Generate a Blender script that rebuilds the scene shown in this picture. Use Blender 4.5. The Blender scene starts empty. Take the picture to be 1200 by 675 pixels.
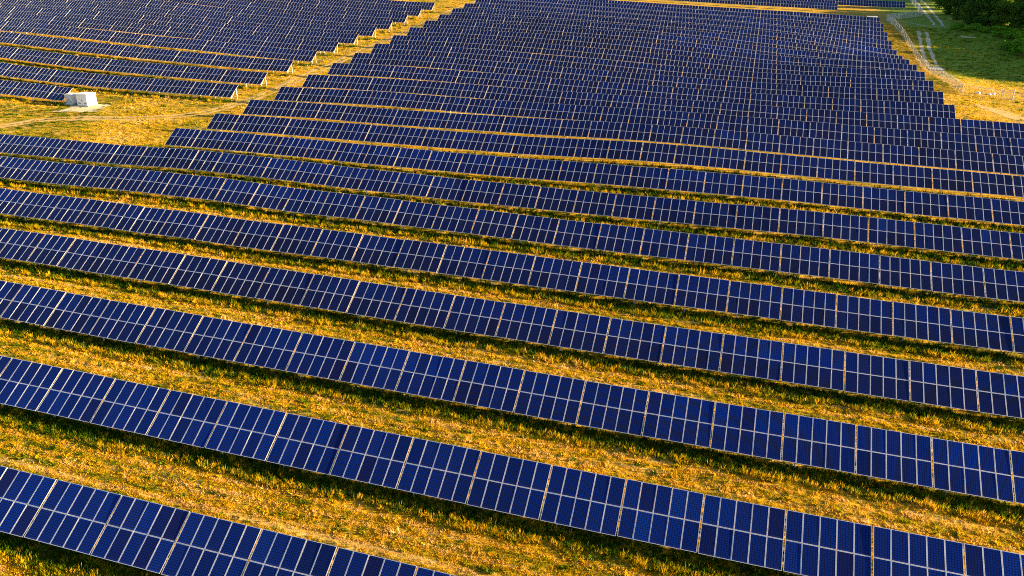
import bpy, math, random
import numpy as np
from mathutils import Vector, Matrix

random.seed(7); RNG = np.random.default_rng(11)
R = math.radians
scene = bpy.context.scene
COL = scene.collection

# ------------------------------------------------------------------ camera, sky, sun, exposure
CAM_Z = 36.5
PITCH, YAW, ROLL = 0.40648, -0.27908, 0.00757
def camera_axes():
    cp, sp, cy, sy = math.cos(PITCH), math.sin(PITCH), math.cos(YAW), math.sin(YAW)
    fwd = Vector((sy*cp, cy*cp, -sp)); right = Vector((cy, -sy, 0)); up = right.cross(fwd)
    return (right*math.cos(ROLL)+up*math.sin(ROLL), -right*math.sin(ROLL)+up*math.cos(ROLL), fwd)
cr, cu, cf = camera_axes()
cam = bpy.data.objects.new('camera', bpy.data.cameras.new('camera')); COL.objects.link(cam)
cam.matrix_world = Matrix((( cr.x, cu.x, -cf.x, 0), (cr.y, cu.y, -cf.y, 0), (cr.z, cu.z, -cf.z, CAM_Z), (0, 0, 0, 1)))
cam.data.sensor_width = 36; cam.data.lens = 917.08/1200*36
cam.data.clip_start = 0.5; cam.data.clip_end = 8000
scene.camera = cam

SUN_DIR = Vector((5.0, 0.92, 1.0)).normalized()          # towards the sun: low, from the right, slightly beyond the rows
SUN_EL = math.asin(SUN_DIR.z); SUN_AZ = math.atan2(SUN_DIR.x, SUN_DIR.y)
world = bpy.data.worlds.new('World'); scene.world = world; world.use_nodes = True
wn = world.node_tree; wn.nodes.clear()
wo = wn.nodes.new('ShaderNodeOutputWorld'); wb = wn.nodes.new('ShaderNodeBackground'); sky = wn.nodes.new('ShaderNodeTexSky')
sky.sky_type = 'NISHITA'; sky.sun_disc = False; sky.sun_elevation = SUN_EL; sky.sun_rotation = SUN_AZ
sky.altitude = 100; sky.air_density = 1.0; sky.dust_density = 0.6; sky.ozone_density = 2.0
wb.inputs['Strength'].default_value = 0.05
wn.links.new(sky.outputs[0], wb.inputs[0]); wn.links.new(wb.outputs[0], wo.inputs[0])
sl = bpy.data.lights.new('sun', 'SUN'); sl.energy = 5.0; sl.angle = R(0.55); sl.color = (1.0, 0.73, 0.38)
sun = bpy.data.objects.new('sun', sl); COL.objects.link(sun)
sun.rotation_euler = (-SUN_DIR).to_track_quat('-Z', 'Y').to_euler()
sun.location = SUN_DIR*300
scene.view_settings.view_transform = 'Standard'; scene.view_settings.look = 'None'
scene.view_settings.gamma = 1.0; scene.view_settings.exposure = 2.65
try: scene.view_settings.use_curve_mapping = False
except Exception: pass

scene.cycles.use_denoising = False; scene.cycles.filter_width = 1.0; scene.cycles.max_bounces = 6

# ------------------------------------------------------------------ helpers
def link(o, parent=None):
    COL.objects.link(o)
    if parent is not None: o.parent = parent
    return o
def tag(o, label=None, cat=None, group=None, kind=None):
    if label: o['label'] = label
    if cat: o['category'] = cat
    if group: o['group'] = group
    if kind: o['kind'] = kind
    return o
def empty(name, loc):
    o = bpy.data.objects.new(name, None); o.location = loc; o.empty_display_size = .5
    return link(o)
class MB:
    """collects polygons with a material index"""
    def __init__(s): s.v = []; s.f = []; s.m = []
    def face(s, pts, m=0):
        b = len(s.v); s.v += [tuple(p) for p in pts]; s.f.append(tuple(range(b, b+len(pts)))); s.m.append(m)
    def box(s, c, d, m=0, M=None):
        x, y, z = d[0]/2, d[1]/2, d[2]/2
        P = [Vector((i*x, j*y, k*z)) for k in (-1, 1) for j in (-1, 1) for i in (-1, 1)]
        if M is not None: P = [M @ p for p in P]
        P = [p+Vector(c) for p in P]; b = len(s.v); s.v += [tuple(p) for p in P]
        for f in ((0,2,3,1),(4,5,7,6),(0,1,5,4),(2,6,7,3),(0,4,6,2),(1,3,7,5)): s.f.append(tuple(b+i for i in f)); s.m.append(m)
    def bar(s, a, b, w, h, m=0):
        """square bar from a to b, w across and h deep"""
        a, b = Vector(a), Vector(b); d = (b-a); L = d.length; d.normalize()
        q = d.to_track_quat('X', 'Z').to_matrix()
        s.box((a+b)/2, (L, w, h), m, q)
    def tube(s, pts, rad, n=6, m=0):
        rings = []
        for i, p in enumerate(pts):
            p = Vector(p); a = Vector(pts[max(0, i-1)]); c = Vector(pts[min(len(pts)-1, i+1)])
            q = (c-a).to_track_quat('Z', 'Y').to_matrix(); b = len(s.v)
            for j in range(n):
                t = 2*math.pi*j/n; s.v.append(tuple(p+q @ Vector((math.cos(t)*rad[i], math.sin(t)*rad[i], 0))))
            rings.append(b)
        for a, b in zip(rings, rings[1:]):
            for j in range(n):
                k = (j+1) % n; s.f.append((a+j, a+k, b+k, b+j)); s.m.append(m)
        s.f.append(tuple(rings[-1]+j for j in range(n))); s.m.append(m)
    def mesh(s, name, mats):
        me = bpy.data.meshes.new(name); me.from_pydata(s.v, [], s.f)
        for x in mats: me.materials.append(x)
        if any(s.m): me.polygons.foreach_set('material_index', s.m)
        me.update(); return me
    def build(s, name, mats, parent=None):
        return link(bpy.data.objects.new(name, s.mesh(name, mats)), parent)

# ------------------------------------------------------------------ materials
class N:
    """small node-graph writer"""
    def __init__(s, name):
        s.mat = bpy.data.materials.new(name); s.mat.use_nodes = True; s.t = s.mat.node_tree; s.t.nodes.clear()
        s.out = s.t.nodes.new('ShaderNodeOutputMaterial')
    def n(s, typ, **kw):
        x = s.t.nodes.new('ShaderNode'+typ)
        for k, v in kw.items(): setattr(x, k, v)
        return x
    def set(s, sock, v):
        if hasattr(v, 'is_output') or isinstance(v, bpy.types.NodeSocket): s.t.links.new(v, sock)
        else: sock.default_value = v
    def math(s, op, a, b=0.0, c=None, clamp=False):
        x = s.n('Math', operation=op, use_clamp=clamp); s.set(x.inputs[0], a); s.set(x.inputs[1], b)
        if c is not None: s.set(x.inputs[2], c)
        return x.outputs[0]
    def mix(s, f, a, b, blend='MIX'):
        x = s.n('Mix', data_type='RGBA', blend_type=blend); s.set(x.inputs[0], f)
        s.set(x.inputs[6], a if not isinstance(a, tuple) else (*a, 1)); s.set(x.inputs[7], b if not isinstance(b, tuple) else (*b, 1))
        return x.outputs[2]
    def noise(s, vec, scale, detail=3, rough=.55):
        x = s.n('TexNoise'); x.inputs['Scale'].default_value = scale; x.inputs['Detail'].default_value = detail; x.inputs['Roughness'].default_value = rough
        if vec is not None: s.set(x.inputs['Vector'], vec)
        return x.outputs['Fac']
    def scale(s, vec, xyz):
        x = s.n('VectorMath', operation='MULTIPLY'); s.set(x.inputs[0], vec); x.inputs[1].default_value = xyz; return x.outputs[0]
    def ramp(s, f, stops):
        x = s.n('ValToRGB'); e = x.color_ramp.elements
        while len(e) < len(stops): e.new(.5)
        for i, (p, c) in enumerate(stops): e[i].position = p; e[i].color = (*c, 1)
        s.set(x.inputs[0], f); return x.outputs[0]
    def step(s, f, lo, hi):
        x = s.n('MapRange', clamp=True); s.set(x.inputs[0], f); x.inputs[1].default_value = lo; x.inputs[2].default_value = hi; return x.outputs[0]
    def bump(s, h, strength=.5, dist=.05):
        x = s.n('Bump'); x.inputs['Strength'].default_value = strength; x.inputs['Distance'].default_value = dist; s.set(x.inputs['Height'], h); return x.outputs[0]
    def pbr(s, color, rough=.7, metal=0, normal=None, **kw):
        x = s.n('BsdfPrincipled'); s.set(x.inputs['Base Color'], color if not isinstance(color, tuple) else (*color, 1))
        s.set(x.inputs['Roughness'], rough); s.set(x.inputs['Metallic'], metal)
        for k, v in kw.items(): s.set(x.inputs[k], v)
        if normal is not None: s.set(x.inputs['Normal'], normal)
        return x.outputs[0]
    def done(s, sh): s.t.links.new(sh, s.out.inputs[0]); return s.mat
    def pos(s): return s.n('NewGeometry').outputs['Position']

def plain(name, c, rough=.6, metal=0, var=.12, scale=6):
    m = N(name); f = m.noise(m.n('TexCoord').outputs['Object'], scale, 4)
    a = tuple(x*(1-var) for x in c); b = tuple(min(1, x*(1+var)) for x in c)
    return m.done(m.pbr(m.mix(f, a, b), rough, metal))

def mat_glass():
    m = N('solar_cells')
    uv = m.n('UVMap').outputs[0]; sx = m.n('SeparateXYZ'); m.set(sx.inputs[0], uv)
    oi = m.n('ObjectInfo').outputs['Random']
    at = m.n('Attribute', attribute_name='tint').outputs['Fac']
    rnd = m.math('FRACT', m.math('ADD', m.math('MULTIPLY', oi, 7.31), at))
    rnd2 = m.math('FRACT', m.math('MULTIPLY', rnd, 17.77))
    base = m.ramp(rnd, [(0, (.001, .018, .185)), (.35, (.001, .022, .220)), (.70, (.001, .028, .270)), (.84, (.001, .016, .160)), (.93, (.005, .011, .115)), (1, (.001, .040, .34))])
    painted_sheen = m.noise(m.pos(), .022, 2)                     # broad random tone over the field, painted in for uneven sky reflection
    base = m.mix(m.step(painted_sheen, .35, .65), m.mix(.5, base, (.002, .004, .020)), base)
    bt = m.n('Attribute', attribute_name='painted_sheen').outputs['Fac']
    base = m.mix(m.math('MULTIPLY', bt, .42), base, (.007, .007, .024))  # dulls the base colour by module, imitating view-dependent sky reflection
    # cells: 6 by 12, thin paler seams, a dark diamond where four rounded corners meet
    cx = m.math('FRACT', m.math('MULTIPLY', sx.outputs[0], 6)); cy = m.math('FRACT', m.math('MULTIPLY', sx.outputs[1], 12))
    dx = m.math('ABSOLUTE', m.math('SUBTRACT', cx, .5)); dy = m.math('ABSOLUTE', m.math('SUBTRACT', cy, .5))
    seam = m.math('MAXIMUM', m.step(dx, .34, .44), m.step(dy, .34, .44))
    corner = m.step(m.math('ADD', dx, dy), .86, .90)
    bus = m.step(m.math('ABSOLUTE', m.math('SUBTRACT', m.math('FRACT', m.math('MULTIPLY', cx, 3)), .5)), .06, .03)
    c = m.mix(m.math('MULTIPLY', seam, .96), base, (.0006, .0008, .004))
    c = m.mix(m.math('MULTIPLY', bus, .05), c, (.10, .13, .22))
    c = m.mix(m.math('MULTIPLY', corner, .5), c, (.03, .035, .06))
    # dust, a little heavier at the lower rim
    d = m.noise(m.pos(), .8, 4); d2 = m.step(sx.outputs[1], .10, 0.0)
    dust = m.math('ADD', m.math('MULTIPLY', m.step(d, .3, .8), .004), m.math('MULTIPLY', d2, .016))
    dust = m.math('ADD', dust, m.math('MULTIPLY', rnd2, .004))
    c = m.mix(dust, c, (.42, .36, .30))
    rough = m.math('ADD', .14, m.math('MULTIPLY', d, .08))
    return m.done(m.pbr(c, rough, 0, **{'IOR': 1.45, 'Specular IOR Level': .15}))
def mat_alu():
    m = N('anodised_aluminium'); f = m.noise(m.pos(), 3, 3)
    return m.done(m.pbr(m.mix(f, (.62, .62, .66), (.78, .78, .82)), .42, .7))
def mat_steel():
    m = N('galvanised_steel'); f = m.noise(m.pos(), 7, 4)
    return m.done(m.pbr(m.mix(f, (.50, .50, .49), (.70, .69, .66)), .5, .3))
GLASS, ALU, STEEL = mat_glass(), mat_alu(), mat_steel()
BACK = plain('white_backsheet', (.62, .62, .62), .6)

ROW0, PITCHY, SLOPE_W, TILT, HB = 29.52, 11.225, 3.978, 0.571875, 0.85
CT, ST = math.cos(TILT), math.sin(TILT)

def mat_ground():
    m = N('field_soil_and_thatch'); p = m.pos()
    big = m.noise(p, .045, 4); mid = m.noise(p, .35, 5, .6); fine = m.noise(p, 2.6, 6, .7); vfine = m.noise(p, 11, 5, .75)
    streak = m.noise(m.scale(p, (.10, 1.3, 1)), 1.0, 5, .65)
    c = m.ramp(fine, [(.25, (.09, .050, .004)), (.42, (.25, .145, .005)), (.58, (.46, .275, .008)), (.8, (.58, .37, .05))])
    g = m.ramp(vfine, [(.3, (.035, .050, .004)), (.7, (.15, .16, .010))])
    gm = m.step(m.math('ADD', m.math('MULTIPLY', mid, .6), m.math('MULTIPLY', big, .5)), .52, .68)
    c = m.mix(m.math('MULTIPLY', gm, .75), c, g)
    c = m.mix(m.math('MULTIPLY', m.step(streak, .54, .68), .75), c, (.56, .40, .16))
    c = m.mix(m.math('MULTIPLY', m.step(streak, .44, .32), .75), c, (.11, .065, .008))
    sy = m.n('SeparateXYZ'); m.set(sy.inputs[0], p)
    lv = m.math('MULTIPLY', m.math('FRACT', m.math('DIVIDE', m.math('SUBTRACT', m.math('ADD', sy.outputs[1], m.math('MULTIPLY', m.noise(m.scale(p, (.04, .04, .04)), 1, 2), .9)), ROW0), PITCHY)), PITCHY)
    rutm = m.math('MAXIMUM', m.step(m.math('ABSOLUTE', m.math('SUBTRACT', lv, 5.1)), .28, .16), m.step(m.math('ABSOLUTE', m.math('SUBTRACT', lv, 6.9)), .28, .16))
    rutm = m.math('MULTIPLY', rutm, m.step(m.noise(m.scale(p, (.12, .5, 1)), 1, 4), .38, .55))
    c = m.mix(m.math('MULTIPLY', rutm, .45), c, m.mix(vfine, (.22, .12, .03), (.60, .40, .20)))
    # grass beyond the fence is kept greener: right of x = 46, or north of the main field
    sx = m.n('SeparateXYZ'); m.set(sx.inputs[0], p)
    x = m.math('ADD', sx.outputs[0], m.math('MULTIPLY', m.math('SUBTRACT', mid, .5), 16))
    meadow = m.math('MULTIPLY', m.step(x, 46, 52), m.step(m.math('ADD', sx.outputs[1], m.math('MULTIPLY', mid, 14)), 222, 236))
    mc = m.ramp(m.noise(p, .22, 6, .65), [(.3, (.045, .11, .008)), (.45, (.085, .19, .010)), (.55, (.12, .21, .012)), (.68, (.19, .20, .025)), (.8, (.22, .18, .06))])
    c = m.mix(m.math('MULTIPLY', meadow, .85), c, mc)
    h = m.math('ADD', m.math('MULTIPLY', fine, .6), m.math('MULTIPLY', vfine, .4))
    return m.done(m.pbr(c, .95, 0, m.bump(h, 1.0, .16), **{'Specular IOR Level': .1}))
def mat_dirt(name='packed_dirt', a=(.34, .22, .07), b=(.52, .36, .15)):
    m = N(name); p = m.pos(); f = m.noise(p, 1.1, 6, .7); f2 = m.noise(p, 7, 5, .7)
    c = m.mix(f, a, b); c = m.mix(m.math('MULTIPLY', m.step(f2, .55, .75), .35), c, (.14, .11, .03))
    return m.done(m.pbr(c, .95, 0, m.bump(f2, .8, .05), **{'Specular IOR Level': .1}))
def mat_blades():
    m = N('grass_blades'); col = m.n('Attribute', attribute_type='INSTANCER', attribute_name='hue').outputs['Fac']
    rnd = m.n('ObjectInfo').outputs['Random']
    h = m.math('ADD', col, m.math('MULTIPLY', m.math('SUBTRACT', rnd, .5), .40))
    c = m.ramp(h, [(0, (.018, .055, .003)), (.22, (.085, .15, .004)), (.38, (.27, .24, .006)), (.54, (.54, .335, .008)), (.8, (.64, .36, .020)), (1, (.72, .48, .20))])
    uv = m.n('UVMap').outputs[0]
    d = m.n('BsdfDiffuse'); m.set(d.inputs[0], c); t = m.n('BsdfTranslucent'); m.set(t.inputs[0], c)
    x = m.n('MixShader'); x.inputs[0].default_value = .42; m.t.links.new(d.outputs[0], x.inputs[1]); m.t.links.new(t.outputs[0], x.inputs[2])
    return m.done(x.outputs[0])
def mat_leaf(name, dark, light, warm):
    m = N(name); rnd = m.n('ObjectInfo').outputs['Random']; f = m.noise(m.n('TexCoord').outputs['Object'], .35, 3); f2 = m.noise(m.n('TexCoord').outputs['Object'], 2.3, 2)
    c = m.mix(m.step(f, .35, .65), dark, light); c = m.mix(m.math('MULTIPLY', rnd, .45), c, warm); c = m.mix(m.math('MULTIPLY', m.step(f2, .62, .72), .4), c, warm)
    d = m.n('BsdfDiffuse'); m.set(d.inputs[0], c); t = m.n('BsdfTranslucent'); m.set(t.inputs[0], c)
    x = m.n('MixShader'); x.inputs[0].default_value = .35; m.t.links.new(d.outputs[0], x.inputs[1]); m.t.links.new(t.outputs[0], x.inputs[2])
    return m.done(x.outputs[0])
def mat_mesh(name, cover):
    m = N(name); p = m.n('TexCoord').outputs['Object']; f = m.noise(p, 1.5, 3)
    d = m.pbr((.42, .42, .40), .6, .1); t = m.n('BsdfTransparent')
    x = m.n('MixShader'); x.inputs[0].default_value = cover; m.t.links.new(t.outputs[0], x.inputs[1]); m.t.links.new(d, x.inputs[2])
    return m.done(x.outputs[0])

GROUND, DIRT, BLADES = mat_ground(), mat_dirt(), mat_blades()
GREYDIRT = mat_dirt('pale_gravel', (.32, .28, .19), (.50, .44, .32))

# ------------------------------------------------------------------ terrain, from surveyed heights of the rows' lower edges
PTS = np.array([[float(c) for c in q.split(',')] for q in """-33.0,29.5,1.56 -21.0,29.5,1.28 -9.0,29.5,1.04 3.0,29.5,0.82 15.0,29.5,0.63 -46.0,40.7,2.46 -34.0,40.7,2.16 -22.0,40.7,1.90 -10.0,40.7,1.66 2.0,40.7,1.46 14.0,40.7,1.28 -58.0,52.0,3.30 -46.0,52.0,2.99 -34.0,52.0,2.69 -22.0,52.0,2.42 -10.0,52.0,2.17 2.0,52.0,1.95 14.0,52.0,1.75 26.0,52.0,1.57 -70.0,63.2,4.19 -58.0,63.2,3.87 -46.0,63.2,3.57 -34.0,63.2,3.28 -22.0,63.2,3.01 -10.0,63.2,2.76 2.0,63.2,2.53 14.0,63.2,2.31 26.0,63.2,2.11 -70.0,74.4,4.55 -58.0,74.4,4.35 -46.0,74.4,4.14 -34.0,74.4,3.93 -22.0,74.4,3.72 -10.0,74.4,3.50 2.0,74.4,3.28 14.0,74.4,3.05 26.0,74.4,2.82 -103.1,85.6,5.84 -82.7,85.6,5.77 -66.2,85.6,5.61 -45.6,85.6,5.03 -30.0,85.6,4.68 -14.5,85.6,4.33 1.0,85.6,4.10 16.6,85.6,3.76 26.9,85.6,3.54 -116.9,96.9,6.02 -93.1,96.9,5.85 -66.2,96.9,5.83 -50.6,96.9,5.35 -35.0,96.9,5.06 -19.6,96.9,4.91 -4.0,96.9,4.85 11.5,96.9,4.80 32.1,96.9,4.34 -91.2,108.1,6.44 -55.4,108.1,6.06 -40.1,108.1,5.88 -24.8,108.1,5.90 -9.1,108.1,5.94 6.3,108.1,5.80 21.9,108.1,5.43 32.2,108.1,5.24 -91.1,119.3,6.88 -58.2,119.3,6.74 -33.9,119.3,6.60 -11.8,119.3,6.95 37.4,119.3,5.91 -141.3,130.5,7.93 -133.7,130.5,7.61 -90.8,130.5,7.50 -63.3,130.5,7.38 -37.0,130.5,7.40 -13.1,130.5,7.59 8.9,130.5,7.08 39.3,130.5,6.39 -152.1,141.8,9.38 -107.7,141.8,8.31 -102.1,141.8,8.23 -91.2,141.8,8.29 -68.4,141.8,8.53 -40.2,141.8,8.10 -14.4,141.8,8.05 9.2,141.8,7.64 43.8,141.8,6.83 -162.7,153.0,11.45 -115.5,153.0,9.53 -101.9,153.0,9.21 -91.5,153.0,9.23 -73.5,153.0,9.29 -43.3,153.0,8.74 -15.7,153.0,8.34 9.6,153.0,7.87 47.6,153.0,7.27 -173.3,164.2,13.52 -101.5,164.2,10.51 -91.1,164.2,10.37 -78.6,164.2,10.41 -46.5,164.2,9.62 -17.0,164.2,8.92 10.0,164.2,8.34 38.8,164.2,8.12 -184.0,175.4,15.36 -131.0,175.4,12.72 -101.6,175.4,11.39 -91.3,175.4,11.38 -83.7,175.4,11.48 -49.6,175.4,10.67 -18.4,175.4,9.59 10.3,175.4,8.90 38.9,175.4,8.86 -194.9,186.7,16.52 -138.7,186.7,14.04 -101.5,186.7,12.48 -91.0,186.7,12.44 -52.7,186.7,11.77 -19.7,186.7,10.33 10.7,186.7,9.46 39.0,186.7,9.39 -205.8,197.9,17.53 -146.5,197.9,15.24 -101.3,197.9,13.45 -91.1,197.9,13.52 -55.9,197.9,13.09 -21.1,197.9,11.56 11.0,197.9,10.11 39.1,197.9,9.85 -216.7,209.1,18.55 -154.3,209.1,16.43 -101.1,209.1,14.36 -90.7,209.1,14.63 -59.0,209.1,14.30 -22.5,209.1,12.78 11.3,209.1,10.72 39.2,209.1,9.98 -162.1,220.3,17.67 -101.2,220.3,15.28 -90.6,220.3,15.58 -62.2,220.3,15.24 -23.8,220.3,14.01 11.7,220.3,11.24 39.3,220.3,9.90 -101.2,231.6,16.26 -90.3,231.6,16.59 -65.3,231.6,16.30 -25.2,231.6,14.83 12.0,231.6,12.06 39.6,231.6,9.52 -101.0,242.8,17.46 -90.1,242.8,17.60 -68.5,242.8,17.18 -26.5,242.8,15.57 12.2,242.8,13.13 39.8,242.8,9.78 -100.7,254.0,18.54 -90.1,254.0,18.57 -71.6,254.0,18.16 -27.9,254.0,16.26 12.5,254.0,13.94 39.8,254.0,11.20 -29.2,265.2,16.90 12.8,265.2,14.75 39.8,265.2,12.65 -30.5,276.5,17.62 13.1,276.5,15.85 40.0,276.5,14.24 -31.8,287.7,18.09 13.4,287.7,16.45 40.0,287.7,15.28 -78.6,63.2,4.33 -66.3,63.2,4.03 -50.9,63.2,3.71 -87.8,74.4,4.87 -70.3,74.4,4.53 -56.0,74.4,4.26 30.0,332.6,17.07 -10.0,332.6,18.30 -60.0,332.0,20.30 57.6,355.0,17.10 15.0,355.0,18.30 -30.0,355.0,19.70 75.0,349.0,16.90 93.0,327.0,15.50 62.0,216.0,8.30 85.0,230.0,8.90 62.0,300.0,14.70 62.0,260.0,10.90 100.0,270.0,11.00 140.0,240.0,9.50 125.0,330.0,15.50 120.0,420.0,18.50 60.0,450.0,20.00 -50.0,450.0,23.50 -200.0,420.0,27.50 -260.0,300.0,26.50 -300.0,200.0,20.50 75.0,150.0,6.50 65.0,100.0,4.50 65.0,40.0,2.00 60.0,0.0,0.00 -20.0,0.0,-1.00 -100.0,0.0,2.00 -130.0,60.0,4.90 -200.0,120.0,10.00 -220.0,160.0,15.00 -180.0,60.0,5.50 -250.0,60.0,6.50 -100.0,220.3,15.30 -140.0,242.0,18.90 -140.0,200.0,14.90 -180.0,230.0,20.00 -150.0,330.0,24.50 200.0,200.0,7.50 200.0,60.0,2.50 200.0,420.0,18.50""".split()])
def thin_plate(P, lam=2e-4):
    n = len(P); xy = P[:, :2]/100
    k = lambda d: np.where(d > 0, d*d*np.log(np.maximum(d, 1e-9)), 0)
    A = np.zeros((n+3, n+3)); A[:n, :n] = k(np.linalg.norm(xy[:, None]-xy[None], axis=2))+lam*np.eye(n)
    A[:n, n] = 1; A[:n, n+1:] = xy; A[n, :n] = 1; A[n+1:, :n] = xy.T
    c = np.linalg.solve(A, np.concatenate([P[:, 2], [0, 0, 0]]))
    def f(x, y):
        sh = np.broadcast(x, y).shape
        q = np.stack([np.broadcast_to(x, sh).ravel(), np.broadcast_to(y, sh).ravel()], 1)/100
        out = np.empty(len(q))
        for i in range(0, len(q), 5000):
            z = q[i:i+5000]; out[i:i+5000] = k(np.linalg.norm(z[:, None]-xy[None], axis=2)) @ c[:n]+c[n]+z @ c[n+1:]
        return out.reshape(sh)
    return f
TPS = thin_plate(PTS)
def spread(lo, hi, step, far_lo, far_hi):
    a = list(np.arange(lo, hi+step/2, step)); s = step
    while a[-1] < far_hi: s *= 1.35; a.append(a[-1]+s)
    s = step; b = []
    x = lo
    while x > far_lo: s *= 1.35; x -= s; b.append(x)
    return np.array(b[::-1]+a)
GX = spread(-245, 150, 1.0, -2500, 2500); GY = spread(0, 420, 1.0, -1200, 4000)
mx, my = np.meshgrid(np.clip(GX, -300, 210), np.clip(GY, -25, 460))
GZ = TPS(mx, my)-HB
wob = lambda x, y: .05*np.sin(x*.9+2*np.sin(y*.37))*np.sin(y*.8+1.7*np.sin(x*.31))
GZ += wob(*np.meshgrid(GX, GY))
def ground(x, y):
    x = np.asarray(x, float); y = np.asarray(y, float)
    i = np.clip(np.searchsorted(GX, x)-1, 0, len(GX)-2); j = np.clip(np.searchsorted(GY, y)-1, 0, len(GY)-2)
    u = (x-GX[i])/(GX[i+1]-GX[i]); v = (y-GY[j])/(GY[j+1]-GY[j])
    return (GZ[j, i]*(1-u)+GZ[j, i+1]*u)*(1-v)+(GZ[j+1, i]*(1-u)+GZ[j+1, i+1]*u)*v
gz = lambda x, y: float(ground(x, y))
def grid_mesh():
    nx, ny = len(GX), len(GY)
    X, Y = np.meshgrid(GX, GY); co = np.stack([X, Y, GZ], -1).reshape(-1, 3)
    idx = np.arange(nx*ny).reshape(ny, nx)
    q = np.stack([idx[:-1, :-1], idx[:-1, 1:], idx[1:, 1:], idx[1:, :-1]], -1).reshape(-1, 4)
    me = bpy.data.meshes.new('ground'); me.vertices.add(len(co)); me.vertices.foreach_set('co', co.ravel())
    me.loops.add(q.size); me.loops.foreach_set('vertex_index', q.ravel())
    me.polygons.add(len(q)); me.polygons.foreach_set('loop_start', np.arange(len(q))*4)
    me.polygons.foreach_set('use_smooth', np.ones(len(q), bool))
    me.materials.append(GROUND); me.update(calc_edges=True); return me
tag(link(bpy.data.objects.new('ground', grid_mesh())), kind='structure')

# ------------------------------------------------------------------ tracks, bare patches
def smooth(pts, n=8):
    P = np.array(pts, float); P = np.vstack([2*P[0]-P[1], P, 2*P[-1]-P[-2]]); out = []
    for i in range(1, len(P)-2):
        for t in np.linspace(0, 1, n, endpoint=False):
            a, b, c, d = P[i-1:i+3]
            out.append(.5*((2*b)+(-a+c)*t+(2*a-5*b+4*c-d)*t*t+(-a+3*b-3*c+d)*t**3))
    return np.array(out+[P[-2]])
def resample(P, step):
    d = np.concatenate([[0], np.cumsum(np.linalg.norm(np.diff(P, axis=0), axis=1))]); s = np.arange(0, d[-1], step)
    return np.stack([np.interp(s, d, P[:, 0]), np.interp(s, d, P[:, 1])], 1)
TRACKS = []
def ribbon(name, pts, width, offs, mat, lift=.035, rag=.35, step=.6):
    """wheel ruts with ragged edges lying on the terrain"""
    P = resample(smooth(pts), step); T = np.gradient(P, axis=0); T /= np.linalg.norm(T, axis=1)[:, None]; Nn = np.stack([-T[:, 1], T[:, 0]], 1)
    mb = MB()
    for o in offs:
        e = [np.interp(np.arange(len(P)), np.arange(0, len(P)+4, 4), RNG.uniform(-1, 1, len(np.arange(0, len(P)+4, 4))))*rag+RNG.uniform(-.3, .3, len(P))*rag for _ in (0, 1)]
        l = P+Nn*(o+width/2+e[0]*width)[:, None]; r = P+Nn*(o-width/2+e[1]*width)[:, None]
        pts3 = []
        for t in np.linspace(0, 1, max(2, int(width/.7)+2)):
            q = l*(1-t)+r*t; z = ground(q[:, 0], q[:, 1])+lift*(.25 if t in (0, 1) else 1)
            pts3.append(np.column_stack([q, z]))
        b = len(mb.v)
        for L in pts3: mb.v += [tuple(x) for x in L]
        n = len(P)
        for k in range(len(pts3)-1):
            for i in range(n-1): mb.f.append((b+k*n+i, b+(k+1)*n+i, b+(k+1)*n+i+1, b+k*n+i+1)); mb.m.append(0)
        TRACKS.append((P+Nn*o, width/2+.15))
    o = mb.build(name, [mat]); return tag(o, kind='structure')
def patch(name, c, rx, ry, mat, lift=.04, rot=0, jag=.25, n=28, rings=5):
    mb = MB(); rr = 1+RNG.uniform(-jag, jag, n); rr = (rr+np.roll(rr, 1))/2
    V = [[]]*rings
    for k in range(rings):
        t = (k+1)/rings; ring = []
        for i in range(n):
            a = 2*math.pi*i/n; x = rx*t*rr[i]*math.cos(a); y = ry*t*rr[i]*math.sin(a)
            X, Y = c[0]+x*math.cos(rot)-y*math.sin(rot), c[1]+x*math.sin(rot)+y*math.cos(rot)
            ring.append((X, Y, gz(X, Y)+(lift if k < rings-1 else .01)))
        V[k] = ring
    for i in range(n):
        j = (i+1) % n; mb.face([(c[0], c[1], gz(*c)+lift), V[0][i], V[0][j]])
        for k in range(rings-1): mb.face([V[k][i], V[k+1][i], V[k+1][j], V[k][j]])
    TRACKS.append((np.array([c]), (rx+ry)/2*.8)); 
    return tag(mb.build(name, [mat]), kind='structure')
ribbon('dirt_track', [(-150,103),(-140,109),(-132.3,114),(-129,119.5),(-124.8,122.4),(-120.2,124),(-113.4,125.5),(-108.9,127.2),(-104.9,129.6),(-101.6,133),(-100,138),(-98.5,146),(-97.6,158),(-97.2,177),(-96.8,197),(-96.4,226),(-95.8,260),(-95.5,300)], 1.05, (-.95, .95), DIRT)
ribbon('dirt_track', [(71.5,420),(70.5,407),(67.8,377),(64.4,341),(62.0,312.5),(61.2,307)], 1.0, (-1.35, 1.35), GREYDIRT)
ribbon('dirt_track', [(41,318),(45.2,316),(51.1,310.7),(56.6,305),(61,306),(63.2,308.8)], .9, (0,), GREYDIRT)
ribbon('dirt_track', [(53.5,290),(51.2,271),(50.1,258),(49.3,246.5),(49.2,238)], 1.1, (-1.15, 1.15), GREYDIRT, rag=.3)
ribbon('dirt_track', [(49.3,236),(49.3,229),(49.6,221.6),(50.7,213),(52.6,208.6),(58,203),(70,199)], .8, (-.9, .9), DIRT, rag=.5)
ribbon('dirt_track', [(-60,311),(-20,308),(15,304),(30,303)], 1.6, (0,), DIRT, rag=.4)
patch('bare_ground', (50.4,176.5), 7.5, 2.0, DIRT, rot=R(-62))
patch('gravel_pad', (-127.6,129.6), 4.9, 3.4, mat_dirt('pale_sand', (.42, .33, .20), (.62, .50, .34)), rot=R(15), jag=.4)
patch('bare_ground', (65.6,287), 3.4, 1.0, GREYDIRT, rot=R(5))
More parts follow.
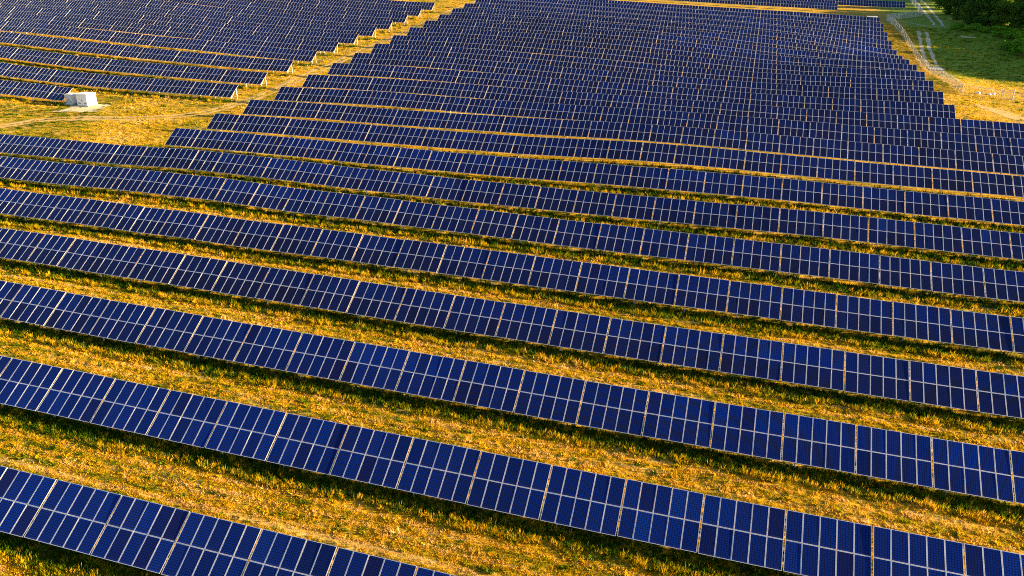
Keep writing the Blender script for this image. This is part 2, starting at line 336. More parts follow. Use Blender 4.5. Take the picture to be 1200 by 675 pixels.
def slab():
    mb = MB(); z = gz(49, 240.5)+.05
    mb.box((49.1, 240.5, z-.1), (3.6, 8.5, .3)); return tag(mb.build('concrete_slab', [plain('weathered_concrete', (.40, .38, .34), .9, 0, .2, 1.5)]), kind='structure')
slab()

# ------------------------------------------------------------------ solar rows
MW, ML, MP, GAP = 1.002, 1.966, 1.018, .080       # module width, length, pitch; extra gap between tables
FRW = .033
def panel_geometry(mb, ox, oy, z0, uvs, tints, tint):
    """one framed module in slope coordinates (x along the row, y up the slope)"""
    x0, x1, y0, y1 = ox, ox+MW, oy, oy+ML; t = .036; g = t-.006; i = FRW
    O = [(x0, y0), (x1, y0), (x1, y1), (x0, y1)]; I = [(x0+i, y0+i), (x1-i, y0+i), (x1-i, y1-i), (x0+i, y1-i)]
    for a in range(4):
        b = (a+1) % 4
        mb.face([(*O[a], z0+t), (*O[b], z0+t), (*I[b], z0+t), (*I[a], z0+t)], 0)
        mb.face([(*O[a], z0), (*O[b], z0), (*O[b], z0+t), (*O[a], z0+t)], 0)
        mb.face([(*I[b], z0+g), (*I[a], z0+g), (*I[a], z0+t), (*I[b], z0+t)], 0)
        for _ in range(3): uvs.append([(0, 0)]*4); tints.append(tint)
    mb.face([(*q, z0+g) for q in I], 1); uvs.append([(0, 0), (1, 0), (1, 1), (0, 1)]); tints.append(tint)
    mb.face([(*q, z0+.002) for q in O[::-1]], 2); uvs.append([(0, 0)]*4); tints.append(tint)
def finish(mb, name, uvs, tints, low=None):
    me = mb.mesh(name, [ALU, GLASS, BACK, STEEL])
    uv = me.uv_layers.new(name='UVMap'); k = 0
    flat = [c for f, u in zip(mb.f, uvs+[[(0, 0)]*4]*(len(mb.f)-len(uvs))) for q in u[:len(f)] for c in q]
    uv.data.foreach_set('uv', flat)
    a = me.attributes.new('tint', 'FLOAT', 'FACE'); a.data.foreach_set('value', tints+[0.0]*(len(mb.f)-len(tints)))
    a = me.attributes.new('painted_sheen', 'FLOAT', 'FACE'); low = low or []; a.data.foreach_set('value', low+[0.0]*(len(mb.f)-len(low)))
    return me
def tilt_pts(mb):
    mb.v = [(x, y*CT-z*ST, y*ST+z*CT) for x, y, z in mb.v]
def rails(mb, n, m=0):
    L = n*MP+GAP*.5
    for y in (.42, 1.50, 2.42, 3.50): mb.box((0, y, -.035), (L, .06, .07), m)
def table_width(n): return n*MP+GAP
mb = MB(); uvs, tints = [], []; panel_geometry(mb, 0, 0, 0, uvs, tints, 0.0); PANEL = finish(mb, 'solar_panel', uvs, tints); PANEL_MID, PANEL_LOW = (finish(mb, 'solar_panel', uvs, tints, [q]*len(mb.f)) for q in (.55, 1.35))  # MID and LOW: same module, base colour dulled to imitate weaker sky reflection
RAILS, FAR, SUPPORT, POSTS = {}, {}, {}, {}
for n in (4, 5):
    mb = MB(); rails(mb, n); tilt_pts(mb); RAILS[n] = mb.mesh('panel_table', [STEEL])
    FAR[n] = []
    for v in range(8):
        mb = MB(); uvs, tints = [], []
        for r_ in (0, 1):
            for c in range(n): panel_geometry(mb, -n*MP/2+c*MP+(MP-MW)/2, r_*(ML+.014)+.012, 0, uvs, tints, random.random())
        low = [random.uniform(1.2, 1.7) for i in range(2*n)]; low[n:] = [random.uniform(.85, 1.45) for _ in range(n)]; low = [q for q in low for _ in range(14)]; rails(mb, n, 3); tilt_pts(mb); FAR[n].append(finish(mb, 'panel_table', uvs, tints, low))  # far tables painted duller, lower modules most, in place of fading reflection
def frame_points(): return (.42*CT, .42*ST-.10), (3.42*CT, 3.42*ST-.10)
def post_mesh(y, top):
    mb = MB(); lo = -HB-.5
    mb.box((0, y, (lo+top)/2), (.012, .11, top-lo)); 
    for s in (-1, 1): mb.box((-.03, y+s*.055, (lo+top)/2), (.06, .012, top-lo))
    return mb.mesh('post', [STEEL])
(fy, fz), (ry, rz) = frame_points()
POST_F, POST_R = post_mesh(fy+.25, fz+.13), post_mesh(ry-.30, rz-.22)
mb = MB(); mb.bar((0, .10*CT, .10*ST-.11), (0, 3.80*CT, 3.80*ST-.11), .07, .10); mb.bar((0, fy+.3, -.30), (0, ry-.9, rz-.65), .05, .05); RAFTER = mb.mesh('rafter', [STEEL])
mb = MB()
mb.bar((0, .10*CT, .10*ST-.11), (0, 3.80*CT, 3.80*ST-.11), .09, .11); mb.bar((0, fy+.3, -.30), (0, ry-.9, rz-.65), .06, .06)
mb.box((0, fy+.25, (-HB-.5+fz+.13)/2), (.09, .12, fz+.13+HB+.5)); mb.box((0, ry-.30, (-HB-.5+rz-.22)/2), (.09, .12, rz-.22+HB+.5)); SUPPORT = mb.mesh('support_frame', [STEEL])

def xz(X, k): return float(TPS(X, ROW0+PITCHY*k))
ROW_SPANS = []
def solar_row(k, tables, label, group, detail, end_frames=()):
    """tables: list of (left x, number of module columns)"""
    Y = ROW0+PITCHY*k; x_mid = (tables[0][0]+tables[-1][0])/2
    zb = gz(x_mid, Y)
    root = empty('solar_panel_row', (x_mid, Y, zb)); tag(root, label, 'solar panels', group)
    edges = np.array([t[0] for t in tables]+[tables[-1][0]+table_width(tables[-1][1])]); zs = TPS(edges, np.full(len(edges), Y))
    ROW_SPANS.append((Y, edges[0], edges[-1]))
    for i, (x0, n) in enumerate(tables):
        w = table_width(n); xc = x0+w/2; slope = math.atan2(zs[i+1]-zs[i], w)
        z = (zs[i]+zs[i+1])/2+random.uniform(-.02, .02)
        tb = link(bpy.data.objects.new('panel_table', RAILS[n] if detail else random.choice(FAR[n])), root)
        tb.location = (xc-x_mid, random.uniform(-.02, .02), z-zb); tb.rotation_euler = (R(random.gauss(0, .25)), -slope, 0)
        if detail:
            for r_ in (0, 1):
                for c in range(n):
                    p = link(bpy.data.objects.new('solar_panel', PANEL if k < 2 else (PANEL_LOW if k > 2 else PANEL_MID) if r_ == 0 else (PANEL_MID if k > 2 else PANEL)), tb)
                    ox, oy, oz = -n*MP/2+c*MP+(MP-MW)/2, r_*(ML+.014)+.012, random.uniform(0, .004)
                    p.location = (ox, oy*CT-oz*ST, oy*ST+oz*CT); p.rotation_euler = (TILT+R(random.gauss(0, .18)), R(random.gauss(0, .18)), 0)
        fx = [-w/2+1.1]+([w/2-.25] if i == len(tables)-1 else [])
        for x in fx:
            if detail:
                for nm, me in (('post', POST_F), ('post', POST_R), ('rafter', RAFTER)):
                    o = link(bpy.data.objects.new(nm, me), tb); o.location = (x, 0, 0)
            else:
                o = link(bpy.data.objects.new('support_frame', SUPPORT), tb); o.location = (x, 0, 0)
    return root
W5, W4 = table_width(5), table_width(4)
def run(x, counts):
    out = []
    for n in counts: out.append((x, n)); x += table_width(n)
    return out
ordinal = ['', 'first', 'second', 'third', 'fourth', 'fifth', 'sixth', 'seventh', 'eighth', 'ninth', 'tenth', 'eleventh', 'twelfth', 'thirteenth', 'fourteenth', 'fifteenth', 'sixteenth', 'seventeenth', 'eighteenth', 'nineteenth', 'twentieth', 'twenty-first', 'twenty-second', 'twenty-third', 'twenty-fourth']
LEFTV = [-45.5, -57, -69, -81, -93, -104.5, -116.5]; RIGHTV = [-12.5, 19.5, 22, 25, 28, 30.5, 33.5, 36.5, 39, 42, 45, 47.5]
SHIFT = [-.72, -.46, -.34, -.2, -.08, 0, 0]
MAIN, LEFTB, FARB = 'panel rows of the main field', 'panel rows of the upper left block', 'panel rows beyond the grass strip at the top'
LABELS = {0: 'nearest row of blue panels, cut off by the bottom left corner', 1: 'second row of blue panels up from the bottom, leaving through the bottom right corner',
          11: 'twelfth row of panels up, the uppermost that still reaches the right picture edge', 12: 'thirteenth row of panels up, first one ending short of the yellow meadow at right', 7: 'eighth row of panels up, its stepped left end touching the grass below the white cabinets',
          23: 'farthest row of the main panel field, right below the yellow strip'}
for k in range(24):
    if k < 7:
        x4 = -82.68+SHIFT[k]; x5 = x4+4*W4
        left = []; x = x4
        while x > LEFTV[k]-12: x -= W5; left.insert(0, (x, 5))
        right = []; x = x5
        while x < RIGHTV[k]+24: right.append((x, 5)); x += W5
        tables = left+run(x4, [4]*4)+right
        lo = LEFTV[k]-16; tables = [t for t in tables if t[0] > lo]
    elif k < 12:
        x = -91.45; right = []
        while x < RIGHTV[k]+(24 if k < 11 else 12): right.append((x, 5)); x += W5
        tables = right
    else:
        tables = run(-91.3+max(0, k-13)*.12, [5]*22+[4]*4)
    lab = LABELS.get(k, '%s row of panels up from the bottom edge of the picture' % ordinal[k+1])
    solar_row(k, tables, lab, MAIN, k < 8)
LEND = {9: -133.7}
for k in range(9, 21):
    xr = LEND.get(k, -101.55+max(0, k-12)*.08)
    counts = [5]*9+[4]*4 if k > 9 else [4, 5, 4, 4, 4]
    vis = {9: -152, 10: -163.5, 11: -175, 12: -186.5, 13: -198, 14: -210, 15: -221.5, 16: -230.5, 17: -241, 18: -200.5, 19: -171.5, 20: -150.5}[k]
    tables = []; x = xr; i = 0
    while x > vis-8:
        n = counts[i] if i < len(counts) else 5; x -= table_width(n); tables.insert(0, (x, n)); i += 1
    lab = {9: 'short lowest panel row of the upper left block, ending beside the white cabinets', 20: 'topmost panel row of the upper left block along the picture top'}.get(k, '%s panel row up in the upper left block, left of the dirt track' % ordinal[k-8])
    solar_row(k, tables, lab, LEFTB, False)
solar_row(27, run(30.9-15*W5, [5]*15), 'partly shaded panel row directly above the yellow grass strip', FARB, False)
solar_row(28, run(30.9-12*W5, [5]*12), 'panel row behind the one above the yellow strip, at the top edge', FARB, False)
solar_row(29, run(57.7-7*W5, [5]*7), 'dark blue shaded panel row at the top edge near the far fence', FARB, False)

# ------------------------------------------------------------------ white cabinets by the left block
WHITE = plain('white_painted_sheet_steel', (.78, .78, .77), .45, 0, .05, 2); GREYP = plain('pale_grey_painted_steel', (.55, .57, .59), .5, 0, .06, 2)
SEAL = plain('dark_rubber_seal', (.05, .05, .05), .7); CONC = plain('cast_concrete', (.42, .40, .36), .9, 0, .15, 3)
YEL = plain('warning_yellow', (.75, .55, .03), .5); DARK = plain('dark_vent_slats', (.07, .07, .075), .6)
def cabinet(x0, x1, y0, y1, h, mat, label):
    cx, cy = (x0+x1)/2, (y0+y1)/2; z = min(gz(a, b) for a in (x0, x1) for b in (y0, y1)); w, d = x1-x0, y1-y0
    root = empty('electrical_cabinet', (cx, cy, z)); tag(root, label, 'cabinet', 'white electrical cabinets')
    m = MB(); m.box((0, 0, .05), (w+.16, d+.16, .42)); m.build('plinth', [CONC], root)
    m = MB(); m.box((0, 0, .26+(h-.42)/2), (w, d, h-.42)); 
    m.build('housing', [mat], root)
    m = MB(); m.box((0, 0, h-.10), (w+.14, d+.14, .10)); m.box((0, 0, h-.02), (w*.9, d*.9, .06)); m.build('roof', [mat], root)
    for s in (-1, 1):                                                   # front doors
        m = MB(); m.box((s*w*.245, -d/2-.02, .32+(h-.75)/2), (w*.455, .04, h-.78)); dr = m.build('door', [mat], root)
        m = MB(); m.box((s*.10, -d/2-.06, h*.48), (.04, .05, .30)); m.build('handle', [DARK], dr)
        m = MB()
        for i in range(5): m.box((s*w*.25, -d/2-.048, .55+i*.07), (w*.28, .016, .035))
        m.build('vent', [DARK], dr)
    m = MB(); m.box((-w*.22, -d/2-.05, h*.66), (.22, .012, .20)); m.build('warning_sign', [YEL], root)
    m = MB(); m.box((w/2+.02, 0, .32+(h-.75)/2), (.04, d*.8, h-.78)); sd = m.build('side_door', [mat], root)
    m = MB(); m.box((w/2+.05, -d*.1, h*.66), (.012, .22, .20)); m.build('warning_sign', [YEL], sd)
    m = MB(); m.box((w/2+.06, d*.3, h*.5), (.05, .04, .28)); m.build('handle', [DARK], sd)
cabinet(-133.3, -131.6, 131.0, 133.0, 2.2, GREYP, 'smaller pale grey cabinet, left of the pair by the panel row end')
cabinet(-130.2, -127.6, 130.8, 133.3, 2.6, WHITE, 'larger white cabinet with its sunlit right side, right of the pair')
def inverter():
    x, y = 38.3, 293.6; z = gz(x, y); root = empty('inverter_cabinet', (x, y, z)); tag(root, 'small white cabinet showing behind the right end of the farthest main row', 'cabinet')
    m = MB(); m.box((0, 0, .15), (3.3, 1.5, .4)); m.build('plinth', [CONC], root)
    m = MB(); m.box((0, 0, 1.55), (3.0, 1.2, 2.4)); m.build('housing', [WHITE], root)
    m = MB(); m.box((0, 0, 2.80), (3.2, 1.4, .10)); m.build('roof', [WHITE], root)
    m = MB(); m.box((0, -.62, 1.5), (1.3, .03, 2.0)); m.build('door', [WHITE], root)
inverter()

# ------------------------------------------------------------------ chain-link fences
MESH_D, MESH_L = mat_mesh('chain_link_mesh', .45), mat_mesh('chain_link_mesh_open', .16)
PALE = plain('pale_galvanised_tube', (.55, .54, .50), .5, .1)
def fence(a, b, spacing, h, label, mesh, post_r=.034, rails_=True):
    a, b = np.array(a, float), np.array(b, float); L = np.linalg.norm(b-a); n = max(1, round(L/spacing)); d = (b-a)/L
    root = empty('chain_link_fence', (*a, gz(*a))); tag(root, label, 'fence', 'chain link fences round the field'); o = np.array([*a, gz(*a)])
    P = []
    for i in range(n+1):
        q = a+(b-a)*i/n; P.append(np.array([*q, gz(*q)])-o)
        m = MB(); m.tube([P[-1]+(0, 0, -.4), P[-1]+(0, 0, h+.08)], [post_r]*2, 6); m.build('post', [PALE], root)
    for p, q in zip(P, P[1:]):
        m = MB(); t = np.array([d[1], -d[0], 0])*.012
        for s in (1,): 
            f = [p+(0, 0, .06)+t*s, q+(0, 0, .06)+t*s, q+(0, 0, h)+t*s, p+(0, 0, h)+t*s]
            m.face(f if s > 0 else f[::-1])
        m.build('mesh_panel', [mesh], root)
    if rails_:
        m = MB()
        for p, q in zip(P, P[1:]): m.bar(p+(0, 0, h), q+(0, 0, h), .03, .03)
        m.build('top_rail', [PALE], root)
    return root
fence((46, 244.2), (45.5, 312.5), 3.0, 2.1, 'long grey chain-link fence running from the gate up to the far corner', MESH_D)
fence((46, 235.6), (46, 193.6), 3.0, 2.1, 'sunlit pale fence running from the gate down towards the yellow meadow', MESH_D)
fence((46.3, 193.5), (53.7, 193.6), 3.7, 1.9, 'thin wire fence with few posts beside the pale stones in the meadow', MESH_L)
fence((56.0, 193.7), (76, 194.6), 2.4, 1.9, 'pale fence leaving the picture at the right edge above the bare soil', MESH_L)
fence((45.9, 313.2), (60.2, 334.0), 2.6, 2.1, 'short shaded fence joining the two far fence corners', MESH_D)
fence((60.5, 334.5), (66.5, 402), 3.0, 2.1, 'farthest fence beside the twin wheel track at the top edge', MESH_D)
def gate(x, y0, y1, h, label, along_x=False):
    root = empty('gate', (x, y0, gz(x, y0))); tag(root, label, 'gate')
    o = np.array([x, y0, gz(x, y0)]); d = np.array([1., 0, 0]) if along_x else np.array([0, 1., 0]); L = y1-y0; n = 1 if along_x else 2
    for i in range(2):
        e = o+d*(L*i); e[2] = gz(e[0], e[1]); m = MB(); m.tube([e-o+(0, 0, -.4), e-o+(0, 0, h+.3)], [.075]*2, 8); m.build('post', [PALE], root)
    for i in range(n):
        a, b = d*(L*i/n+.10), d*(L*(i+1)/n-.06); up = np.array([0, 0, 1.])
        za, zb = gz(*(o+a)[:2])-o[2]+.12, gz(*(o+b)[:2])-o[2]+.12
        a = a+up*za; b = b+up*zb
        m = MB(); 
        for p, q in ((a, b), (a+up*(h-.15), b+up*(h-.15)), (a, a+up*(h-.15)), (b, b+up*(h-.15)), (a+up*(h-.2), b+up*.05)): m.bar(p, q, .07, .07)
        lf = m.build('gate_leaf', [PALE], root)
        m = MB(); m.face([a, b, b+up*(h-.15), a+up*(h-.15)]); m.build('mesh_panel', [MESH_L if along_x else MESH_D], lf)
gate(46, 235.9, 243.9, 2.0, 'double leaf mesh gate facing the concrete slab on the right')
gate(53.8, 193.6, 195.8, 1.9, 'narrow pale gate with a diagonal brace near the right picture edge', True)
def stone(x, y, r, label):
    m = MB(); n = 9; rings = []
    for k, (t, q) in enumerate(((-.2, .8), (.15, 1), (.5, .85), (.8, .5))):
        rings.append([(math.cos(2*math.pi*i/n)*r*q*random.uniform(.85, 1.1), math.sin(2*math.pi*i/n)*r*q*random.uniform(.8, 1.1), t*r*random.uniform(.95, 1.1)) for i in range(n)])
    for a, b in zip(rings, rings[1:]):
        for i in range(n): m.face([a[i], a[(i+1) % n], b[(i+1) % n], b[i]])
    m.face(rings[-1]); o = m.build('stone', [STONE]); o.location = (x, y, gz(x, y)); tag(o, label, 'stone', 'pale stones by the wire fence')
STONE = plain('pale_limestone', (.66, .63, .58), .9, 0, .15, 2)
stone(50.0, 196.9, .55, 'pale stone nearest the sunlit fence corner in the meadow')
stone(52.3, 197.2, .42, 'middle one of the three pale stones behind the wire fence')
stone(53.3, 198.2, .50, 'pale stone closest to the gate with the diagonal brace')

# ------------------------------------------------------------------ trees of the wood, shrubs
LEAF = mat_leaf('dark_foliage', (.030, .085, .014), (.065, .155, .022), (.12, .18, .018))
BUSHL = mat_leaf('bright_shrub_foliage', (.060, .17, .010), (.12, .30, .020), (.20, .32, .02)); BARK = plain('bark', (.10, .075, .05), .9, 0, .3, 4)
def leaf_cloud(name, blobs, count, size, mat, seed, squash=.75):
    rg = np.random.default_rng(seed); V, F = [], []
    vol = np.array([b[3]**2 for b in blobs]); pick = rg.choice(len(blobs), count, p=vol/vol.sum())
    for i in pick:
        c = np.array(blobs[i][:3]); r = blobs[i][3]; d = rg.normal(size=3); d /= np.linalg.norm(d)
        p = c+d*r*(rg.random()**.28)*np.array([1, 1, squash]); s = size*rg.uniform(.6, 1.35)
        nrm = d*.8+rg.normal(size=3)*.6; nrm /= np.linalg.norm(nrm); t = np.cross(nrm, rg.normal(size=3)); t /= np.linalg.norm(t); b = np.cross(nrm, t)
        k = len(V); V += [tuple(p-t*s), tuple(p+b*s*.55+nrm*s*.15), tuple(p+t*s), tuple(p-b*s*.55+nrm*s*.15)]; F.append((k, k+1, k+2, k+3))
    me = bpy.data.meshes.new(name); me.from_pydata(V, [], F); me.materials.append(mat); me.update(); return me
CROWNS = []
for v in range(5):
    rg = random.Random(40+v); H = 14.0; bl = [(0, 0, H*.62, 3.1), (0, 0, H*.84, 2.1), (0, 0, H*.34, 3.2), (.5, .3, H*.13, 2.6)]
    limbs = []
    for i in range(12):
        a = i*2.4+rg.uniform(-.4, .4); z = H*rg.uniform(.12, .85); rr = (1.15-abs(z/H-.55))*rg.uniform(2.0, 3.3); q = (math.cos(a)*rr, math.sin(a)*rr, z)
        bl.append((*q, rg.uniform(1.3, 2.2))); limbs.append(q)
    m = MB(); m.tube([(0, 0, -.5), (.1, .05, H*.3), (-.05, .1, H*.6), (.05, 0, H*.9)], [.32, .25, .15, .04], 7)
    for q in limbs: m.tube([(0, 0, q[2]*.62), (q[0]*.5, q[1]*.5, q[2]*.85), q], [.12, .08, .03], 5)
    CROWNS.append((leaf_cloud('crown', bl, 3600, .42, LEAF, 60+v), m.mesh('trunk', [BARK])))
def tree(x, y, h, label, group, v):
    z = gz(x, y); root = empty('broadleaf_tree', (x, y, z)); tag(root, label, 'tree', group); s = h/14.8
    root.rotation_euler = (0, 0, random.uniform(0, 6.28)); root.scale = (s*random.uniform(.95, 1.25),)*2+(s,)
    for nm, me in zip(('crown', 'trunk'), CROWNS[v]): link(bpy.data.objects.new(nm, me), root)
EDGE = [(76,398,11),(72,366,10.5),(70.5,343,10),(70.5,327,10.5),(72.5,317,11),(76.5,313,12),(80,310,12.5),(84,306.5,13),(88,302,13.5)]
for i, (x, y, h) in enumerate(EDGE):
    tree(x, y, h, '%s tree from the left along the front edge of the dark wood' % ordinal[i+1], 'trees of the wood', i % 5)
BACK_T = [(80,380,13),(79,350,13),(78,333,13.5),(83,322,14.5),(88,316,15),(93,309,15),(87,340,15),(93,328,16),(98,318,16),(86,365,14),(96,345,16),(88,395,15),(84,412,14),(90,424,15),(97,408,15),(99,385,15),(86,440,14),(96,440,15)]
for i, (x, y, h) in enumerate(BACK_T): tree(x+random.uniform(-1, 1), y+random.uniform(-1, 1), h, 'tree inside the dark wood behind its front edge, upper right corner', 'trees inside the wood', (i*2+1) % 5)
OUT_T = [(92,297,14),(96,292,14),(100,288,14.5),(104,283,15),(107,279,15),(110,275,15),(113,271,15.5),(116,267,15.5),(119,263,15.5),(122,259,16),(125,255.5,16),(128,252,16),(131,248.5,16),(134.5,245,16),(138,241.5,16),(142,238.5,16),(147,236,16),(153,234,16),(101,300,17),(108,292,17),(114,284,17),(120,276,17),(126,268,17),(132,261,17),(138,255,17)]
for i, (x, y, h) in enumerate(OUT_T): tree(x+random.uniform(-1.2, 1.2), y+random.uniform(-1, 1), h*random.uniform(.96, 1.06), 'tree where the wood carries on past the right picture edge', 'trees past the picture edge', i % 5)
BUSHES = []
for v in range(3):
    rg = random.Random(90+v); bl = [(rg.uniform(-1.1, 1.1), rg.uniform(-1.1, 1.1), rg.uniform(.5, 1.5), rg.uniform(.6, 1.0)) for _ in range(8)]
    m = MB()
    for q in bl[:5]: m.tube([(q[0]*.15, q[1]*.15, -.2), (q[0]*.6, q[1]*.6, q[2]*.6), q[:3]], [.05, .04, .015], 5)
    BUSHES.append((leaf_cloud('foliage', bl, 700, .20, BUSHL, 120+v), m.mesh('stem', [BARK])))
def bush(x, y, s, label, v, group='shrubs before the wood'):
    root = empty('shrub', (x, y, gz(x, y))); tag(root, label, 'shrub', group); root.scale = (s*1.25, s*1.25, s); root.rotation_euler = (0, 0, random.uniform(0, 6.28))
    for nm, me in zip(('foliage', 'stem'), BUSHES[v]): link(bpy.data.objects.new(nm, me), root)
bush(75.0, 262.5, 1.9, 'biggest bright green shrub at the right picture edge below the wood', 0)
bush(77.5, 268.5, 2.0, 'bright green shrub just above the biggest one at the right edge', 1)
bush(73.2, 270.0, 1.3, 'small bright shrub on the left of the pair at the right edge', 2)
bush(79.5, 278.0, 1.8, 'upper green shrub at the right edge, close under the trees', 0)
for i, (x, y, s) in enumerate([(66.5,304,1.0),(68.5,299,.9),(71,303,1.1),(74,300,1.0),(77.5,299.5,1.2),(80.5,296,1.2),(79,290,1.3),(76,292.5,.9),(82.5,287,1.5),(64.5,300,.7)]):
    bush(x, y, s, '%s low shrub from the left in the green belt under the wood' % ordinal[i+1], i % 3, 'low shrubs under the wood')

# ------------------------------------------------------------------ grass: tufts scattered over the field (uncountable)
def tuft(name, blades, spread_, height, lean, width, seed, broad=False):
    rg = np.random.default_rng(seed); V, F = [], []
    for i in range(blades):
        a = rg.uniform(0, 6.283); r = spread_*math.sqrt(rg.random()); b = np.array([math.cos(a)*r, math.sin(a)*r, -.03]); h = height*rg.uniform(.55, 1.1)
        a2 = a+rg.uniform(-1.2, 1.2); l = lean*rg.uniform(.3, 1.1); w = width*rg.uniform(.7, 1.3); s = np.array([-math.sin(a2), math.cos(a2), 0])*w/2*(1 if rg.random() < .5 else -1)
        yaw = rg.uniform(0, 3.14); s = np.array([math.cos(yaw), math.sin(yaw), 0])*w/2
        mid = b+np.array([math.cos(a2)*l*.35, math.sin(a2)*l*.35, h*.6]); tip = b+np.array([math.cos(a2)*l, math.sin(a2)*l, h])
        k = len(V); f = 1.2 if broad else .8
        V += [tuple(b-s), tuple(b+s), tuple(mid+s*f), tuple(mid-s*f), tuple(tip)]; F += [(k, k+1, k+2, k+3), (k+3, k+2, k+4)]
    me = bpy.data.meshes.new(name); me.from_pydata(V, [], F); me.materials.append(BLADES); me.update(); return bpy.data.objects.new(name, me)
TUFTS = bpy.data.collections.new('grass_tufts')
for i, t in enumerate([('tuft_a_mown', 14, .12, .16, .13, .030, 1), ('tuft_b_mown', 13, .14, .19, .10, .028, 2), ('tuft_c_thatch', 12, .18, .06, .26, .030, 3),
          ('tuft_d_tall', 15, .15, .46, .17, .030, 4), ('tuft_e_tall', 13, .19, .36, .22, .030, 5), ('tuft_f_weed', 11, .15, .26, .18, .075, 6, True)]): TUFTS.objects.link(tuft(*t))
def scatter():
    P = []; sets = [(12, 48, 36, .86), (48, 75, 24, .96), (75, 110, 12, 1.2), (110, 170, 3.5, 1.8), (170, 300, 1.3, 2.4)]
    cy, sy = math.cos(YAW), math.sin(YAW)
    for y0, y1, dens, size in sets:
        xa, xb = -1.12*y1-14, .36*y1+26
        n = int((xb-xa)*(y1-y0)*dens); x = RNG.uniform(xa, xb, n); y = RNG.uniform(y0, y1, n)
        m = (x > -1.12*y-14) & (x < .36*y+26) & (RNG.random(n) < np.where((y > 170) & (x < 40) & (x > -90), .35, 1))
        P.append(np.column_stack([x[m], y[m], np.full(m.sum(), size)]))
    P = np.vstack(P); x, y, size = P.T
    rowx = np.zeros(len(x), bool); u = (y-ROW0)/PITCHY; v = np.full(len(x), 99.0)
    for Y, a, b in ROW_SPANS:                                            # v: distance in front (negative) or behind a row's lower edge
        m = (x > a-.5) & (x < b+.5) & (y > Y-3.2) & (y < Y+7.9); v[m] = (y-Y)[m]
    nz = lambda s, o=0: np.sin(x*s+1.3*np.sin(y*s*.7+o)+o)*np.sin(y*s*1.13+1.7*np.sin(x*s*.53+2*o))
    keep = np.ones(len(x), bool)
    for Q, r in TRACKS:
        lo, hi = Q.min(0)-r, Q.max(0)+r; c = np.where((x > lo[0]) & (x < hi[0]) & (y > lo[1]) & (y < hi[1]))[0]
        for i in range(0, len(c), 4000):
            cc = c[i:i+4000]; d = np.sqrt(((np.column_stack([x[cc], y[cc]])[:, None]-Q[None])**2).sum(2)).min(1); keep[cc[(d < r) & (RNG.random(len(cc)) < .93)]] = False
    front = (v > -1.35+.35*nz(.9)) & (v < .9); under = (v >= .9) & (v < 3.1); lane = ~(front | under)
    keep &= ~(under & (RNG.random(len(x)) < .82)) & ~((size > 1.3) & under)
    r1, r2 = RNG.random(len(x)), RNG.random(len(x))
    wv = v+.45+.3*np.sin(x*.04+y*.013); rut = lane & ((np.abs(wv-5.1) < .26) | (np.abs(wv-6.9) < .26)) & (nz(.12, 1) > -.6); keep &= ~(rut & (RNG.random(len(x)) < .35))
    var = np.where(front, np.where(r1 < .50, 3, np.where(r1 < .80, 4, 5)), np.where(under, np.where(r1 < .6, 4, 5), np.where(rut, np.where(r1 < .75, 2, 0), np.where(r1 < .42, 0, np.where(r1 < .74, 1, np.where(r1 < .92, 2, np.where(r1 < .965, 4, 5)))))))
    patchy = nz(.11)*.09+nz(.31, 2)*.10+nz(.83, 4)*.10+nz(2.1, 6)*.04
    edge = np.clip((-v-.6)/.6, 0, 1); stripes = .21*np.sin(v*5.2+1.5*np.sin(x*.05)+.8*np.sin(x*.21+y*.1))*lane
    hue = np.where(front, .08+.40*edge, np.where(under, .14, np.where(rut, .92, .65)))+patchy+stripes+RNG.normal(0, .08, len(x))  # front strip: naturally greener grass, coloured darker still to deepen the row's shadow
    hue = np.where((var == 5), hue-.26, hue); hue = np.where((var == 3) & (r2 < .15+.45*edge), .60+patchy, hue)
    hue = np.where((x > 46.5) & (y > 226+6*nz(.3, 3)), hue*.35+.03, hue)
    meadow = (v > 90); hue = np.where(meadow & (x < 46), hue-.25+.15*nz(.2, 5), hue)
    sc = size*RNG.uniform(.7, 1.3, len(x)); sz = sc*np.where(size > 1.3, .62, 1.0)*np.where(front, 1.0, .95)*RNG.uniform(.75, 1.2, len(x))
    k = keep; x, y = x[k], y[k]; z = ground(x, y)
    me = bpy.data.meshes.new('grass'); me.vertices.add(len(x)); me.vertices.foreach_set('co', np.column_stack([x, y, z]).ravel())
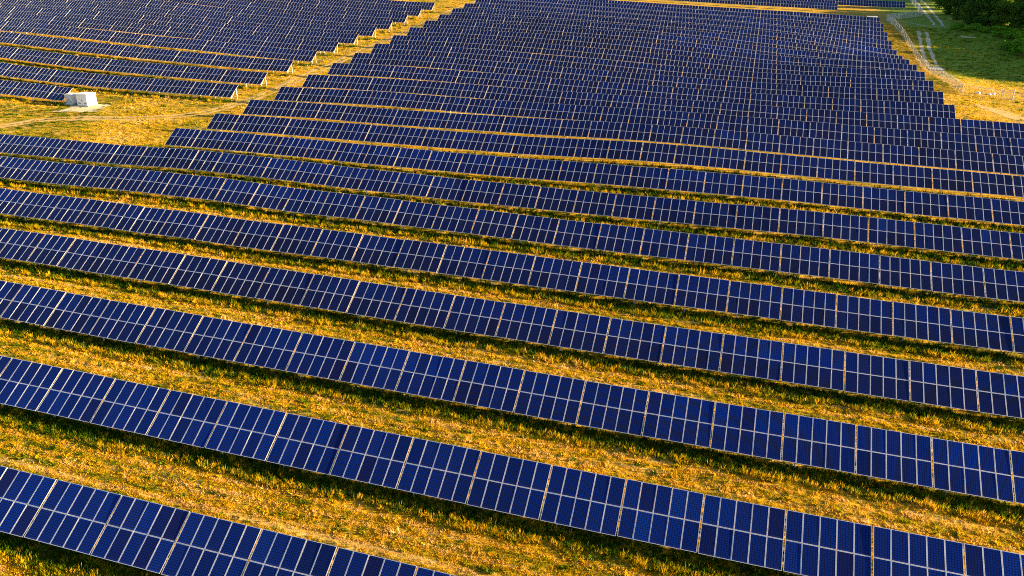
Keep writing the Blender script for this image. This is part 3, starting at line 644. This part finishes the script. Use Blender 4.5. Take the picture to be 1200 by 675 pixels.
    def attr(n, typ, val, key): a = me.attributes.new(n, typ, 'POINT'); a.data.foreach_set(key, val)
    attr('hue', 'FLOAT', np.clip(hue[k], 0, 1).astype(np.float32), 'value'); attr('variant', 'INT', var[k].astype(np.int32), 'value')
    attr('turn', 'FLOAT_VECTOR', np.column_stack([RNG.normal(0, .1, len(x)), RNG.normal(0, .1, len(x)), RNG.uniform(0, 6.28, len(x))]).astype(np.float32).ravel(), 'vector')
    attr('size', 'FLOAT_VECTOR', np.column_stack([sc[k], sc[k], sz[k]]).astype(np.float32).ravel(), 'vector')
    print('grass tufts', len(x))
    o = link(bpy.data.objects.new('grass', me)); tag(o, 'golden and green grass covering the ground between the panel rows', 'grass', kind='stuff')
    me.materials.append(BLADES)
    g = bpy.data.node_groups.new('scatter_grass', 'GeometryNodeTree')
    g.interface.new_socket('Geometry', in_out='INPUT', socket_type='NodeSocketGeometry'); g.interface.new_socket('Geometry', in_out='OUTPUT', socket_type='NodeSocketGeometry')
    gi, go = g.nodes.new('NodeGroupInput'), g.nodes.new('NodeGroupOutput'); ip = g.nodes.new('GeometryNodeInstanceOnPoints'); ci = g.nodes.new('GeometryNodeCollectionInfo')
    ci.inputs['Collection'].default_value = TUFTS; ci.inputs['Separate Children'].default_value = True; ci.inputs['Reset Children'].default_value = True
    def na(n, typ): q = g.nodes.new('GeometryNodeInputNamedAttribute'); q.data_type = typ; q.inputs['Name'].default_value = n; return q.outputs['Attribute']
    er = g.nodes.new('FunctionNodeEulerToRotation')
    L = g.links.new; L(gi.outputs[0], ip.inputs['Points']); L(ci.outputs[0], ip.inputs['Instance']); ip.inputs['Pick Instance'].default_value = True
    L(na('variant', 'INT'), ip.inputs['Instance Index']); L(na('turn', 'FLOAT_VECTOR'), er.inputs[0]); L(er.outputs[0], ip.inputs['Rotation']); L(na('size', 'FLOAT_VECTOR'), ip.inputs['Scale']); L(ip.outputs[0], go.inputs[0])
    o.modifiers.new('scatter', 'NODES').node_group = g
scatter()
